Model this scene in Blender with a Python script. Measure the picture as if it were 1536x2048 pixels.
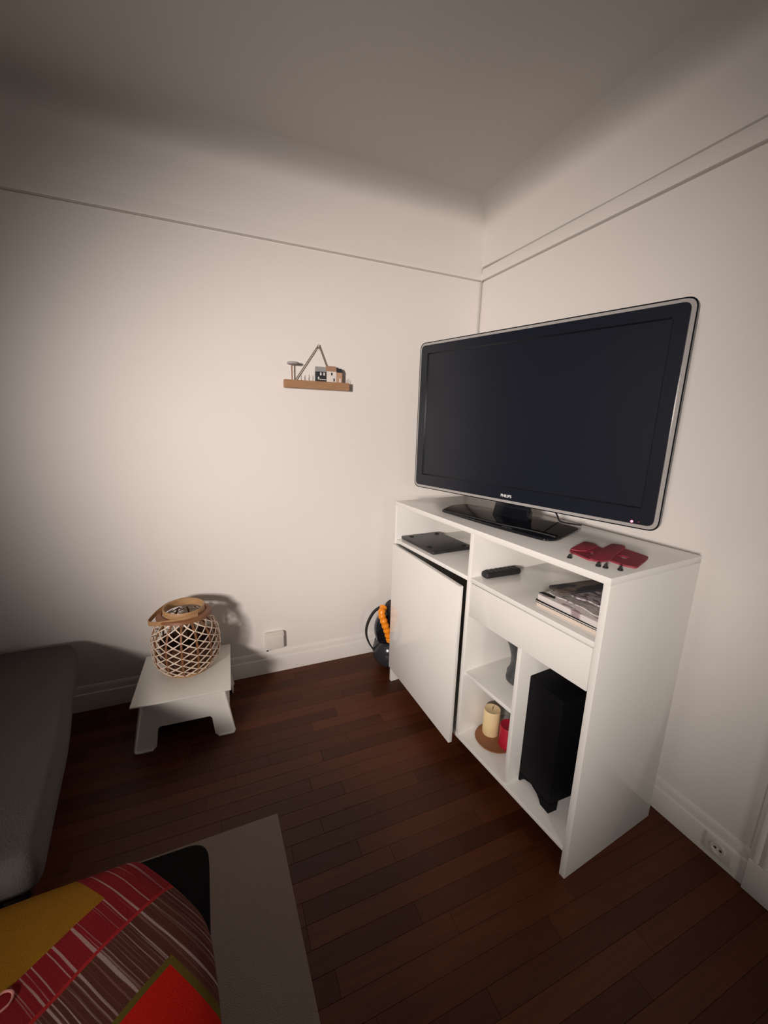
import bpy, bmesh, math, random
from mathutils import Matrix, Vector
random.seed(7)
sc = bpy.context.scene
COL = sc.collection
R = math.radians
for o in list(bpy.data.objects): bpy.data.objects.remove(o)

# ------------------------------------------------------------------ camera
cd = bpy.data.cameras.new('camera'); cam = bpy.data.objects.new('camera', cd); COL.objects.link(cam)
cd.sensor_fit = 'HORIZONTAL'; cd.sensor_width = 36.0; cd.lens = 36.0 * 809.8752 / 1536.0
cd.clip_start = 0.02
def rotm(rx, ry, rz):
    return Matrix.Rotation(rz, 4, 'Z') @ Matrix.Rotation(ry, 4, 'Y') @ Matrix.Rotation(rx, 4, 'X')
cam.matrix_world = Matrix.Translation((-1.5405, -2.2026, 1.45)) @ rotm(1.353, -0.0283, -0.4021)
sc.camera = cam
sc.view_settings.view_transform = 'Standard'; sc.view_settings.look = 'None'
sc.view_settings.exposure = 0.0; sc.view_settings.gamma = 1.0
sc.view_settings.use_curve_mapping = False

# ------------------------------------------------------------------ light
w = bpy.data.worlds.new('world'); sc.world = w; w.use_nodes = True
w.node_tree.nodes['Background'].inputs[0].default_value = (1.0, 0.87, 0.77, 1)
w.node_tree.nodes['Background'].inputs[1].default_value = 0.075
def aim(o, target):
    d = Vector(target) - o.location
    o.rotation_euler = d.to_track_quat('-Z', 'Y').to_euler()
def spot(name, loc, target, power, angle, blend, radius, color):
    l = bpy.data.lights.new(name, 'SPOT'); l.energy = power; l.spot_size = R(angle); l.spot_blend = blend
    l.shadow_soft_size = radius; l.color = color
    o = bpy.data.objects.new(name, l); COL.objects.link(o); o.location = loc; aim(o, target); return o
spot('reading_lamp_light', (-3.6, -3.5, 1.70), (-0.45, -0.08, 1.17), 765, 51, 1.0, 0.28, (1.0, 0.888, 0.82))  # added key light out of view; narrow cone imitates lens vignetting
spot('hall_lamp_light', (-1.5, -4.6, 1.6), (-0.15, -1.35, 0.55), 54, 44, 1.0, 0.25, (1.0, 0.955, 0.86))  # added out-of-view fill, brightens the right wall and cabinet side

# ------------------------------------------------------------------ materials
def lin(c):
    return tuple(((v / 255) / 12.92 if v / 255 <= 0.04045 else ((v / 255 + 0.055) / 1.055) ** 2.4) for v in c)
class NT:
    def __init__(s, name):
        s.m = bpy.data.materials.new(name); s.m.use_nodes = True; s.t = s.m.node_tree
        s.b = s.t.nodes['Principled BSDF']
    def n(s, typ, **kw):
        nd = s.t.nodes.new(typ)
        for k, v in kw.items(): setattr(nd, k, v)
        return nd
    def l(s, a, b): s.t.links.new(a, b)
    def math(s, op, a, b=None, c=None):
        nd = s.n('ShaderNodeMath', operation=op)
        for i, v in enumerate((a, b, c)):
            if v is None: continue
            if isinstance(v, (int, float)): nd.inputs[i].default_value = v
            else: s.l(v, nd.inputs[i])
        return nd.outputs[0]
    def mix(s, f, a, b):
        nd = s.n('ShaderNodeMix', data_type='RGBA')
        for sock, v in ((nd.inputs[0], f), (nd.inputs[6], a), (nd.inputs[7], b)):
            if isinstance(v, (int, float)): sock.default_value = v
            elif isinstance(v, tuple): sock.default_value = (*v, 1)
            else: s.l(v, sock)
        return nd.outputs[2]
    def coords(s, scale=(1, 1, 1), kind='Object'):
        tc = s.n('ShaderNodeTexCoord'); mp = s.n('ShaderNodeMapping'); mp.inputs['Scale'].default_value = scale
        s.l(tc.outputs[kind], mp.inputs[0]); return mp.outputs[0]
    def noise(s, vec, scale, detail=3, rough=.5):
        nd = s.n('ShaderNodeTexNoise'); nd.inputs['Scale'].default_value = scale
        nd.inputs['Detail'].default_value = detail; nd.inputs['Roughness'].default_value = rough
        if vec is not None: s.l(vec, nd.inputs['Vector'])
        return nd.outputs[0]
    def ramp(s, f, stops):
        nd = s.n('ShaderNodeValToRGB'); e = nd.color_ramp.elements
        while len(e) < len(stops): e.new(.5)
        for i, (p, c) in enumerate(stops): e[i].position = p; e[i].color = (*c, 1)
        s.l(f, nd.inputs[0]); return nd.outputs[0]
    def bump(s, h, strength, dist=.002):
        nd = s.n('ShaderNodeBump'); nd.inputs['Strength'].default_value = strength; nd.inputs['Distance'].default_value = dist
        s.l(h, nd.inputs['Height']); s.l(nd.outputs[0], s.b.inputs['Normal'])
    def col(s, c):
        if isinstance(c, tuple): s.b.inputs['Base Color'].default_value = (*c, 1)
        else: s.l(c, s.b.inputs['Base Color'])
    def set(s, **kw):
        for k, v in kw.items(): s.b.inputs[k.replace('_', ' ')].default_value = v
def mat(name, c, rough=.5, var=.06, scale=40, bump=0, bscale=200, **kw):
    """plain material with a little procedural tone variation and relief"""
    t = NT(name); v = t.coords()
    f = t.noise(v, scale)
    t.col(t.mix(f, tuple(x * (1 - var) for x in c), tuple(min(1, x * (1 + var)) for x in c)))
    t.set(Roughness=rough, **kw)
    if bump: t.bump(t.noise(v, bscale, 2), bump)
    return t.m
M = {}
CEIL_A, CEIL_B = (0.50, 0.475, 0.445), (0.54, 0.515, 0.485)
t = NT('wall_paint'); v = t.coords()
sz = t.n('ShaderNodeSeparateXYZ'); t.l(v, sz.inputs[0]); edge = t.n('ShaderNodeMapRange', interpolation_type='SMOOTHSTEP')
edge.inputs['From Min'].default_value = 2.535; edge.inputs['From Max'].default_value = 2.628   # cove shade painted in: wall colour softly darkens into the greyed ceiling
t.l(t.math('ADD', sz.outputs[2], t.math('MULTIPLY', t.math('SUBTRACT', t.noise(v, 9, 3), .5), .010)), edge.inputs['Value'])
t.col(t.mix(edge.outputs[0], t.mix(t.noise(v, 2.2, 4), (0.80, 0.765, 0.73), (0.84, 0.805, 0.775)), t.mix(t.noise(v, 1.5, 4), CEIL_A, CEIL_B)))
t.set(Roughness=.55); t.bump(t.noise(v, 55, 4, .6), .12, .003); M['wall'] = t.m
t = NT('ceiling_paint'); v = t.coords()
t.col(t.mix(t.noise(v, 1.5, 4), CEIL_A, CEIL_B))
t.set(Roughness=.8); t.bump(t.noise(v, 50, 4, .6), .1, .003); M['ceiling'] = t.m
M['trim'] = mat('trim_paint', (.80, .77, .735), .4, .04, 6, .1, 60)
M['lacquer'] = mat('white_gloss_lacquer', (.80, .785, .755), .16, .015, 3)
M['lacquer'].node_tree.nodes['Principled BSDF'].inputs['Specular IOR Level'].default_value = .45
M['back'] = mat('white_backboard', (.72, .70, .665), .6, .03, 5)
def wood(name, a, b, rnd=True, rough=.35, ax=(1.2, 22, 22), spec=.4):
    t = NT(name); tc = t.n('ShaderNodeTexCoord'); oi = t.n('ShaderNodeObjectInfo')
    add = t.n('ShaderNodeVectorMath', operation='ADD'); t.l(tc.outputs['Object'], add.inputs[0])
    sc_ = t.n('ShaderNodeVectorMath', operation='SCALE'); sc_.inputs[0].default_value = (13, 7, 3); t.l(oi.outputs['Random'], sc_.inputs['Scale'])
    t.l(sc_.outputs[0], add.inputs[1])
    mp = t.n('ShaderNodeMapping'); mp.inputs['Scale'].default_value = ax; t.l(add.outputs[0], mp.inputs[0])
    g = t.noise(mp.outputs[0], 4, 6, .62)
    tone = oi.outputs['Random'] if rnd else t.noise(mp.outputs[0], .6, 2)
    base = t.mix(tone, a, b)
    t.col(t.mix(t.math('MULTIPLY', g, .75), base, tuple(x * .35 for x in a)))
    t.set(Roughness=rough); t.b.inputs['Specular IOR Level'].default_value = spec; t.bump(g, .12, .001); return t.m
M['plank'] = wood('parquet_wood', (.066, .016, .0052), (.140, .039, .0135), rough=.42, spec=.22)
t = NT('parquet_beyond'); v = t.coords((1, 1, 1)); bt = t.n('ShaderNodeTexBrick'); t.l(v, bt.inputs[0])
bt.inputs['Color1'].default_value = (.09, .032, .017, 1); bt.inputs['Color2'].default_value = (.16, .064, .033, 1)
bt.inputs['Mortar'].default_value = (.01, .004, .003, 1); bt.inputs['Scale'].default_value = 1; bt.inputs['Mortar Size'].default_value = .0008
bt.inputs['Brick Width'].default_value = .5; bt.inputs['Row Height'].default_value = .062
t.col(bt.outputs[0]); t.set(Roughness=.42); M['floor'] = t.m
M['black_gloss'] = mat('black_gloss_plastic', (.006, .007, .010), .08, .02, 5)
M['bezel'] = mat('black_piano_bezel', (.007, .0095, .017), .28, .02, 5)
M['black_bevel'] = mat('black_bevel', (.008, .009, .012), .2, .02, 5)
M['screen'] = mat('matte_dark_screen', (.007, .0095, .017), .30, .02, 5)
M['black_matte'] = mat('black_matte', (.010, .010, .012), .6, .1, 60, .05)
M['black_rubber'] = mat('black_rubber', (.008, .008, .009), .75, .1, 60)
M['black_lid'] = mat('black_lid', (.022, .022, .024), .42, .05, 60)
M['table_black'] = mat('table_black', (.0022, .0022, .0024), .8, .1, 60, **{'Specular_IOR_Level': .1})
M['sub_black'] = mat('black_vinyl', (.0030, .0030, .0045), .6, .1, 90, .05, **{'Specular_IOR_Level': .12})
M['grey_vac'] = mat('dark_grey_gloss', (.028, .028, .033), .16, .05, 10)
M['orange'] = mat('orange_plastic', (.85, .26, .01), .25, .05, 20)
M['cable_shade_grey'] = mat('cable_shade_grey', (.50, .475, .445), .5, .05, 30)  # white cable greyed so its colour carries its shadow
M['white_plastic'] = mat('white_plastic', (.82, .80, .75), .35, .02, 8)
M['outlet'] = mat('outlet_plastic', (.76, .72, .66), .3, .02, 8)
M['dark_hole'] = mat('dark_hole', (.02, .018, .016), .7, .1, 60)
M['rim'] = mat('clear_grey_rim', (.36, .345, .335), .12, .02, 8)
M['bamboo'] = wood('bamboo_strip', (.56, .32, .15), (.66, .40, .20), rnd=False, rough=.45, ax=(6, 6, 30))
M['bamboo_dark'] = wood('brown_cane', (.30, .125, .055), (.38, .17, .08), rnd=False, rough=.5, ax=(20, 20, 6))
M['liner_brown'] = mat('shade_liner_brown', (.085, .030, .013), .7, .2, 60)
M['strand'] = mat('pale_cane', (.86, .70, .56), .5, .1, 60)
M['wick'] = mat('wick', (.03, .025, .02), .9)
t = NT('clear_glass'); t.set(Roughness=.02, IOR=1.45); t.b.inputs['Transmission Weight'].default_value = 1.0; t.col((.93, .98, .95)); M['glass'] = t.m
M['cream_wax'] = mat('cream_wax', (.86, .68, .38), .5, .05, 30)
M['red_wax'] = mat('red_wax', (.48, .012, .035), .45, .08, 30)
M['plate_wood'] = wood('plate_wood', (.42, .19, .085), (.34, .14, .06), rnd=False, rough=.5)
M['stone'] = mat('dark_stone', (.055, .06, .062), .35, .5, 60, .3, 60)
M['red_leather'] = mat('dark_red_leather', (.26, .026, .045), .6, .12, 120, .2, 300)
M['red_edge'] = mat('dark_red_edge', (.10, .012, .02), .7, .1, 120)
M['paper'] = mat('paper', (.68, .65, .62), .7, .05, 30)
def print_paper(name, a, b, sx=30, sy=160, thr=.55):
    t = NT(name); v = t.coords((sx, sy, 4)); f = t.noise(v, 1, 3, .7)
    t.col(t.ramp(f, [(0, a), (thr - .06, a), (thr + .02, b), (1, b)])); t.set(Roughness=.6); return t.m
M['news'] = print_paper('newsprint', (.56, .52, .50), (.20, .18, .18), 45, 180, .58)
M['mag'] = print_paper('magazine_page', (.66, .62, .60), (.33, .25, .27), 14, 30, .57)
M['flyer'] = print_paper('flyer_print', (.50, .45, .46), (.14, .10, .11), 25, 60, .52)
M['beige_paper'] = mat('beige_paper', (.64, .55, .47), .75, .05, 30)
M['book_dark'] = print_paper('dark_cover', (.12, .095, .08), (.03, .03, .035), 6, 12, .5)
M['string'] = mat('grey_brown_string', (.20, .155, .12), .9)
M['beam'] = wood('pale_beam', (.52, .30, .155), (.44, .24, .12), rnd=False, rough=.6, ax=(4, 40, 40))
M['peg'] = mat('dark_wire', (.10, .08, .07), .5)
M['grey_felt'] = mat('grey_felt', (.38, .35, .34), .9, .1, 200, .2)
M['h_white'] = mat('house_white', (.76, .71, .65), .6); M['h_dark'] = mat('house_charcoal', (.022, .024, .03), .6)
M['h_grey'] = mat('roof_grey', (.34, .34, .33), .6); M['h_tan'] = mat('house_tan', (.50, .30, .20), .6)
M['h_roof'] = mat('roof_tan', (.40, .235, .15), .6); M['metal'] = mat('hook_metal', (.6, .58, .56), .3, Metallic=1.0)
def fabric(name, a, b, scale=260, bump=.5):
    t = NT(name); v = t.coords(); f = t.noise(v, scale, 2); g = t.noise(v, 9, 3)
    t.col(t.mix(t.math('ADD', t.math('MULTIPLY', f, .6), t.math('MULTIPLY', g, .4)), a, b)); t.set(Roughness=.95)
    t.b.inputs['Specular IOR Level'].default_value = .15
    t.bump(f, bump, .003); return t.m
M['sofa'] = fabric('grey_sofa_fabric', (.070, .062, .058), (.110, .098, .092))
M['rug'] = fabric('grey_brown_rug', (.19, .145, .125), (.27, .21, .185), 420, .8)
M['sofa_frame'] = mat('sofa_frame_black', (.012, .010, .009), .7)
def emis(name, c, s):
    t = NT(name); t.col((.2, .0, .01)); t.b.inputs['Emission Color'].default_value = (*c, 1); t.b.inputs['Emission Strength'].default_value = s; return t.m
M['led'] = emis('red_standby_light', (1.0, .12, .16), 6.0)
M['led_dim'] = mat('dim_red_sensor', (.10, .012, .02), .3)
M['logo'] = mat('silver_print', (.78, .78, .78), .4)
# patchwork cloth: object x runs along the seam, object y across it
t = NT('patchwork_cloth'); tc = t.n('ShaderNodeTexCoord'); sx = t.n('ShaderNodeSeparateXYZ'); t.l(tc.outputs['Object'], sx.inputs[0])
S, Rr = sx.outputs[0], sx.outputs[1]
mp = t.n('ShaderNodeMapping'); mp.inputs['Scale'].default_value = (115, 1.4, 0); t.l(tc.outputs['Object'], mp.inputs[0])
n1 = t.noise(mp.outputs[0], 1, 2, .55)
mp2 = t.n('ShaderNodeMapping'); mp2.inputs['Scale'].default_value = (230, 2.0, 0); t.l(tc.outputs['Object'], mp2.inputs[0])
n2 = t.noise(mp2.outputs[0], 1, 2, .5)
white = (0.3720, 0.2520, 0.2400)
s1 = t.ramp(n1, [(0, (0, 0, 0)), (.57, (0, 0, 0)), (.62, (1, 1, 1)), (1, (1, 1, 1))])
red = t.mix(n2, (0.1320, 0.0030, 0.0060), (0.2280, 0.0132, 0.0180)); redb = t.mix(t.math('MULTIPLY', s1, .75), red, white)
s2 = t.ramp(n2, [(0, (0, 0, 0)), (.5, (0, 0, 0)), (.68, (.75, .75, .75)), (1, (1, 1, 1))])
brown = t.mix(s2, (0.0720, 0.0210, 0.0144), (0.1800, 0.0900, 0.0720)); brownb = t.mix(t.math('MULTIPLY', s1, .7), brown, (0.3600, 0.2820, 0.2580))
GT = lambda a, k: t.math('GREATER_THAN', a, k); LT = lambda a, k: t.math('LESS_THAN', a, k); AND = lambda a, b: t.math('MULTIPLY', a, b)
c = t.mix(GT(Rr, .118), redb, brownb)
c = t.mix(AND(GT(Rr, .113), LT(Rr, .121)), c, (0.2880, 0.0150, 0.0168))
yel = t.mix(t.noise(tc.outputs['Object'], 30, 3), (0.2040, 0.0900, 0.0036), (0.2520, 0.1140, 0.0060))
c = t.mix(AND(LT(Rr, .026), GT(S, .095)), c, yel)
c = t.mix(AND(AND(GT(Rr, .244), LT(Rr, .482)), AND(GT(S, .092), LT(S, .332))), c, (0.0900, 0.0660, 0.0090))
c = t.mix(AND(AND(GT(Rr, .256), LT(Rr, .47)), AND(GT(S, .104), LT(S, .32))), c, (0.3960, 0.0072, 0.0018))
t.col(c); t.set(Roughness=.9); t.b.inputs['Specular IOR Level'].default_value = .15
t.bump(t.noise(tc.outputs['Object'], 330, 2), .35, .002); M['patch'] = t.m

# ------------------------------------------------------------------ mesh helpers
def fin(bm, name, m, parent=None, smooth=True, angle=35):
    bmesh.ops.recalc_face_normals(bm, faces=bm.faces)
    me = bpy.data.meshes.new(name); bm.to_mesh(me); bm.free()
    me.materials.append(M[m] if isinstance(m, str) else m)
    if smooth:
        me.shade_smooth(); me.set_sharp_from_angle(angle=R(angle))
    o = bpy.data.objects.new(name, me); COL.objects.link(o)
    if parent: o.parent = parent
    return o
def B(): return bmesh.new()
def box(bm, lo, hi, bev=0.0, seg=2, mtx=None):
    lo, hi = Vector(lo), Vector(hi); r = bmesh.ops.create_cube(bm, size=1.0); vs = r['verts']
    for v_ in vs: v_.co = Vector((lo[i] + (hi[i] - lo[i]) * (v_.co[i] + .5) for i in range(3)))
    if bev:
        es = list({e for v_ in vs for e in v_.link_edges})
        rr = bmesh.ops.bevel(bm, geom=es, offset=bev, segments=seg, profile=.5, affect='EDGES')
        vs = list({v_ for f in rr['faces'] for v_ in f.verts} | {v_ for v_ in vs if v_.is_valid})
    if mtx is not None: bmesh.ops.transform(bm, matrix=mtx, verts=vs)
    return vs
def lathe(bm, prof, c=(0, 0, 0), seg=32, mtx=None, cap=True):
    rings = []; vs = []
    for r_, z in prof:
        ring = [bm.verts.new((c[0] + max(r_, 1e-5) * math.cos(2 * math.pi * k / seg), c[1] + max(r_, 1e-5) * math.sin(2 * math.pi * k / seg), c[2] + z)) for k in range(seg)]
        rings.append(ring); vs += ring
    for a, b in zip(rings, rings[1:]):
        for k in range(seg): bm.faces.new((a[k], a[(k + 1) % seg], b[(k + 1) % seg], b[k]))
    if cap: bm.faces.new(rings[0][::-1]); bm.faces.new(rings[-1])
    if mtx is not None: bmesh.ops.transform(bm, matrix=mtx, verts=vs)
    return vs
def spline(pts, n=8, closed=False):
    P = [Vector(p) for p in pts]; out = []; N = len(P)
    for i in range(N if closed else N - 1):
        g = (lambda k: P[k % N]) if closed else (lambda k: P[min(max(k, 0), N - 1)])
        a, b, c_, d = g(i - 1), g(i), g(i + 1), g(i + 2)
        for k in range(n):
            u = k / n
            out.append(.5 * ((2 * b) + (c_ - a) * u + (2 * a - 5 * b + 4 * c_ - d) * u * u + (3 * b - a - 3 * c_ + d) * u ** 3))
    if not closed: out.append(P[-1])
    return out
def sweep(bm, pts, sec, up=(0, 0, 1), closed=False):
    """sec: list of (side, up) offsets; pts: path"""
    P = [Vector(p) for p in pts]; N = len(P); rings = []; up = Vector(up)
    for i, p in enumerate(P):
        a = P[(i - 1) % N] if (closed or i > 0) else p; b = P[(i + 1) % N] if (closed or i < N - 1) else p
        tn = (b - a).normalized(); sd = tn.cross(up)
        if sd.length < 1e-4: sd = tn.cross(Vector((1, 0, 0)))
        sd.normalize(); u2 = sd.cross(tn)
        rings.append([bm.verts.new(p + sd * s_ + u2 * u_) for s_, u_ in sec])
    K = len(sec)
    for i in range(N if closed else N - 1):
        a, b = rings[i], rings[(i + 1) % N]
        for k in range(K): bm.faces.new((a[k], a[(k + 1) % K], b[(k + 1) % K], b[k]))
    if not closed: bm.faces.new(rings[0][::-1]); bm.faces.new(rings[-1])
def circ(r_, n=8): return [(r_ * math.cos(2 * math.pi * k / n), r_ * math.sin(2 * math.pi * k / n)) for k in range(n)]
def tube(bm, pts, r_, n=8, **kw): sweep(bm, pts, circ(r_, n), **kw)
def round_poly(pts, r_, seg=5):
    out = []; N = len(pts)
    for i in range(N):
        rr = r_[i] if isinstance(r_, (list, tuple)) else r_
        p, a, b = Vector(pts[i]), Vector(pts[i - 1]), Vector(pts[(i + 1) % N])
        if rr <= 0: out.append(p); continue
        da, db = (a - p), (b - p); rr = min(rr, da.length * .49, db.length * .49)
        s_, e = p + da.normalized() * rr, p + db.normalized() * rr
        for k in range(seg + 1):
            u = k / seg; out.append(s_ * (1 - u) ** 2 + p * 2 * u * (1 - u) + e * u * u)
    return [(q[0], q[1]) for q in out]
def offset_poly(pts, d):
    N = len(pts); area = sum(pts[i - 1][0] * pts[i][1] - pts[i][0] * pts[i - 1][1] for i in range(N)); sg = 1 if area > 0 else -1
    out = []
    for i in range(N):
        a, p, b = Vector(pts[i - 1]), Vector(pts[i]), Vector(pts[(i + 1) % N])
        t1 = (p - a); t2 = (b - p); t1 = t1.normalized() if t1.length > 1e-9 else t2.normalized(); t2 = t2.normalized() if t2.length > 1e-9 else t1
        n1, n2 = Vector((-t1.y, t1.x)), Vector((-t2.y, t2.x)); nn = (n1 + n2)
        nn = nn.normalized() if nn.length > 1e-6 else n1
        q = p + nn * (d * sg / max(.5, nn.dot(n1))); out.append((q.x, q.y))
    return out
def layers(bm, poly, prof, mtx=None):
    """stack of inset outlines: prof = [(inset, z), ...]"""
    rings = []
    for ins, z in prof:
        pp = offset_poly(poly, ins) if ins else poly
        rings.append([bm.verts.new((x, y, z)) for x, y in pp])
    K = len(poly)
    for a, b in zip(rings, rings[1:]):
        for k in range(K): bm.faces.new((a[k], a[(k + 1) % K], b[(k + 1) % K], b[k]))
    bm.faces.new(rings[0][::-1]); bm.faces.new(rings[-1])
    if mtx is not None: bmesh.ops.transform(bm, matrix=mtx, verts=[v_ for r_ in rings for v_ in r_])
def prism(bm, poly, z0, z1, bev=0.0, mtx=None):
    if bev: layers(bm, poly, [(bev, z0), (bev * .3, z0 + bev * .3), (0, z0 + bev), (0, z1 - bev), (bev * .3, z1 - bev * .3), (bev, z1)], mtx)
    else: layers(bm, poly, [(0, z0), (0, z1)], mtx)
def extrude_profile(bm, prof, a, b):
    """prof: closed list of 3D offsets (functions of a point), swept straight from a to b"""
    a, b = Vector(a), Vector(b)
    r0 = [bm.verts.new(a + Vector(p)) for p in prof]; r1 = [bm.verts.new(b + Vector(p)) for p in prof]; K = len(prof)
    for k in range(K): bm.faces.new((r0[k], r0[(k + 1) % K], r1[(k + 1) % K], r1[k]))
    bm.faces.new(r0[::-1]); bm.faces.new(r1)
def thing(name, label, cat, loc=(0, 0, 0), rz=0.0, group=None):
    o = bpy.data.objects.new(name, None); COL.objects.link(o); o.empty_display_size = .05
    o.location = loc; o.rotation_euler = (0, 0, rz); o['label'] = label; o['category'] = cat
    if group: o['group'] = group
    return o
def tag(o, label, cat, group=None):
    o['label'] = label; o['category'] = cat
    if group: o['group'] = group
    return o
def struct(o, label=None, cat=None):
    o['kind'] = 'structure'
    o['label'] = label or o.name; o['category'] = cat or o.name.split('_')[0]
    return o
def place(o, loc, rz=0.0): o.location = loc; o.rotation_euler = (0, 0, rz); return o

# ------------------------------------------------------------------ room shell
ZC, RC = 2.63, .14
XW, YW = -3.7, -4.2
def cove_profile(axis):
    pr = [(0, 0), (0, 2.270), (.012, 2.2705), (.012, 2.2775), (0, 2.278), (0, ZC - RC)]
    for k in range(1, 13):
        a = math.pi / 2 * k / 12; pr.append((-RC * (1 - math.cos(a)), ZC - RC + RC * math.sin(a)))
    pr += [(-RC, ZC + .08), (.1, ZC + .08), (.1, 0)]
    return [((0, d, z) if axis == 'y' else (d, 0, z)) for d, z in pr]
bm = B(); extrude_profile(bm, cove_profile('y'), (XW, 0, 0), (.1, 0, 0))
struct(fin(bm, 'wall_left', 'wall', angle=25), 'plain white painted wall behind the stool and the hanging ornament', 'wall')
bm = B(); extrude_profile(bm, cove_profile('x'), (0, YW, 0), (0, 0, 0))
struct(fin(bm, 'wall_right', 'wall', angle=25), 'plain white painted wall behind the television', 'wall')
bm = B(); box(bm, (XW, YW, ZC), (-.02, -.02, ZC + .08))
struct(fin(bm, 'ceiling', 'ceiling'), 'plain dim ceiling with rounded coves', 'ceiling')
bm = B(); box(bm, (XW, YW, -.08), (.1, .1, -.0035))
floor = struct(fin(bm, 'floor', 'floor'), 'dark brown parquet floor of narrow strips', 'floor')
# parquet strips: one object each, meshes shared by length
lens = [.36, .46, .56, .68, .80, .95]; meshes = {}
PWID = .062
for L in lens:
    bm = B(); box(bm, (0.0003, .0003, -.0034), (L - .0003, PWID - .0003, 0), .0005, 1)
    o = fin(bm, 'plank', 'plank'); meshes[L] = o.data; bpy.data.objects.remove(o)
for row in range(36):
    x = -.001; y = -.001 - (row + 1) * PWID
    while x > -2.72:
        L = random.choice(lens)
        o = bpy.data.objects.new('plank', meshes[L]); COL.objects.link(o); o.parent = floor
        o.location = (x - L, y, 0); x -= L
def base_prof(axis):
    pr = [(0, 0), (-.016, 0), (-.016, .086), (-.0145, .090), (-.0095, .093), (-.0085, .112), (-.0065, .124), (-.003, .130), (0, .131)]
    return [((0, d, z) if axis == 'y' else (d, 0, z)) for d, z in pr]
bm = B(); extrude_profile(bm, base_prof('y'), (XW, 0, 0), (0, 0, 0))
struct(fin(bm, 'baseboard_left', 'trim'), 'white stepped baseboard along the wall behind the stool', 'baseboard')
bm = B(); extrude_profile(bm, base_prof('x'), (0, -1.726, 0), (0, -.0001, 0))
struct(fin(bm, 'baseboard_right', 'trim'), 'white stepped baseboard along the television wall', 'baseboard')
# picture rails
bm = B(); extrude_profile(bm, [(0, 0, 2.279), (0, -.009, 2.280), (0, -.010, 2.284), (0, -.008, 2.30), (0, -.0015, 2.345), (0, 0, 2.346)], (XW, 0, 0), (0, 0, 0))
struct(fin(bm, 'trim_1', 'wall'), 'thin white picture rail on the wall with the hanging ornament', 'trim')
bm = B(); extrude_profile(bm, [(0, 0, 2.278), (-.011, 0, 2.279), (-.012, 0, 2.283), (-.011, 0, 2.334), (-.009, 0, 2.338), (0, 0, 2.339)], (0, YW, 0), (0, -.0001, 0))
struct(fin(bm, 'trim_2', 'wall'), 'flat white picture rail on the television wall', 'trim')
# fluted door casing at the right edge
bm = B(); box(bm, (-.020, -1.860, .118), (0, -1.726, 2.1), .002, 1)
cas = struct(fin(bm, 'trim_3', 'trim'), 'white fluted door casing at the right edge', 'trim')
for k in range(5):
    bm = B(); yy = -1.744 - k * .025
    sweep(bm, [(-.020, yy, .121), (-.020, yy, 2.1)], circ(.008, 10), up=(1, 0, 0)); fin(bm, 'flute', 'trim', cas)
bm = B(); box(bm, (-.028, -1.865, 0), (0, -1.728, .118), .003, 2); fin(bm, 'plinth_block', 'trim', cas)
# cable painted over, on the rail and down the corner
bm = B()
pts = [(-.004, -2.4, 2.343), (-.005, -1.6, 2.342), (-.006, -1.197, 2.342), (-.004, -.9, 2.341), (-.006, -.695, 2.342), (-.005, -.3, 2.343), (-.008, -.05, 2.346), (-.012, -.018, 2.342), (-.007, -.007, 2.30), (-.006, -.006, 2.15), (-.007, -.006, 1.6), (-.006, -.007, 1.0), (-.02, -.02, .2)]
tube(bm, spline(pts, 6), .0042, 8, up=(.3, .2, .9))
tag(fin(bm, 'wall_cable', 'cable_shade_grey'), 'thin pale cable along the picture rail and down the room corner', 'cable')

# ------------------------------------------------------------------ cabinet
CA = math.atan2(-math.cos(.0933), math.sin(.0933)); CO = Vector((-.6616, -.3181, 0))
CW, CD, CH = 1.181, .4846, 1.051
CM = Matrix.Translation(CO) @ Matrix.Rotation(CA, 4, 'Z')
def cabp(a, t_, z): return CM @ Vector((a, t_, z))
cab = thing('media_cabinet', 'tall white gloss cabinet with open shelves, a drawer and an ajar door below the television', 'cabinet', CO, CA)
def cpart(name, lo, hi, m='lacquer', bev=.0012, parent=cab):
    bm = B(); box(bm, lo, hi, bev, 2); return fin(bm, name, m, parent)
cpart('top_panel', (0, 0, CH - .022), (CW, CD, CH))
cpart('side_panel', (0, 0.001, 0), (.021, CD, CH - .022)); cpart('side_panel', (CW - .021, .001, 0), (CW, CD, CH - .022))
cpart('divider', (.597, .002, .111), (.618, CD - .012, CH - .022))
cpart('divider', (.887, .004, .111), (.905, CD - .012, .684))
cpart('shelf', (.0215, .001, .831), (.5965, CD - .012, .849)); cpart('shelf', (.6185, .001, .831), (CW - .0215, CD - .012, .849))
cpart('shelf', (.6185, .012, .405), (.8865, CD - .012, .422)); cpart('bottom_panel', (.0215, .001, .093), (CW - .0215, CD - .012, .111))
cpart('back_panel', (.0215, CD - .011, .03), (CW - .0215, CD - .004, CH - .022), 'back', 0)
cpart('plinth', (.0215, .33, .0), (CW - .0215, .348, .093), 'lacquer')
dr = cpart('drawer', (.626, 0.0005, .686), (CW - .0235, .019, .828))
bm = B(); box(bm, (.640, .019, .70), (.652, .42, .80)); box(bm, (1.14, .019, .70), (1.152, .42, .80)); box(bm, (.652, .019, .70), (1.14, .42, .706)); box(bm, (.652, .41, .706), (1.14, .42, .80))
fin(bm, 'drawer_box', 'back', dr)
DT = R(4.0)
bm = B(); box(bm, (0, -.018, 0), (.610, 0, .722), .0015, 2)
door = fin(bm, 'door', 'lacquer', cab); door.location = (.0225, -.0015, .104); door.rotation_euler = (0, 0, -DT)
for zz in (.10, .62):
    bm = B(); box(bm, (.028, .0, zz), (.078, .006, zz + .04), .001, 1); fin(bm, 'hinge', 'metal', door)

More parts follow.
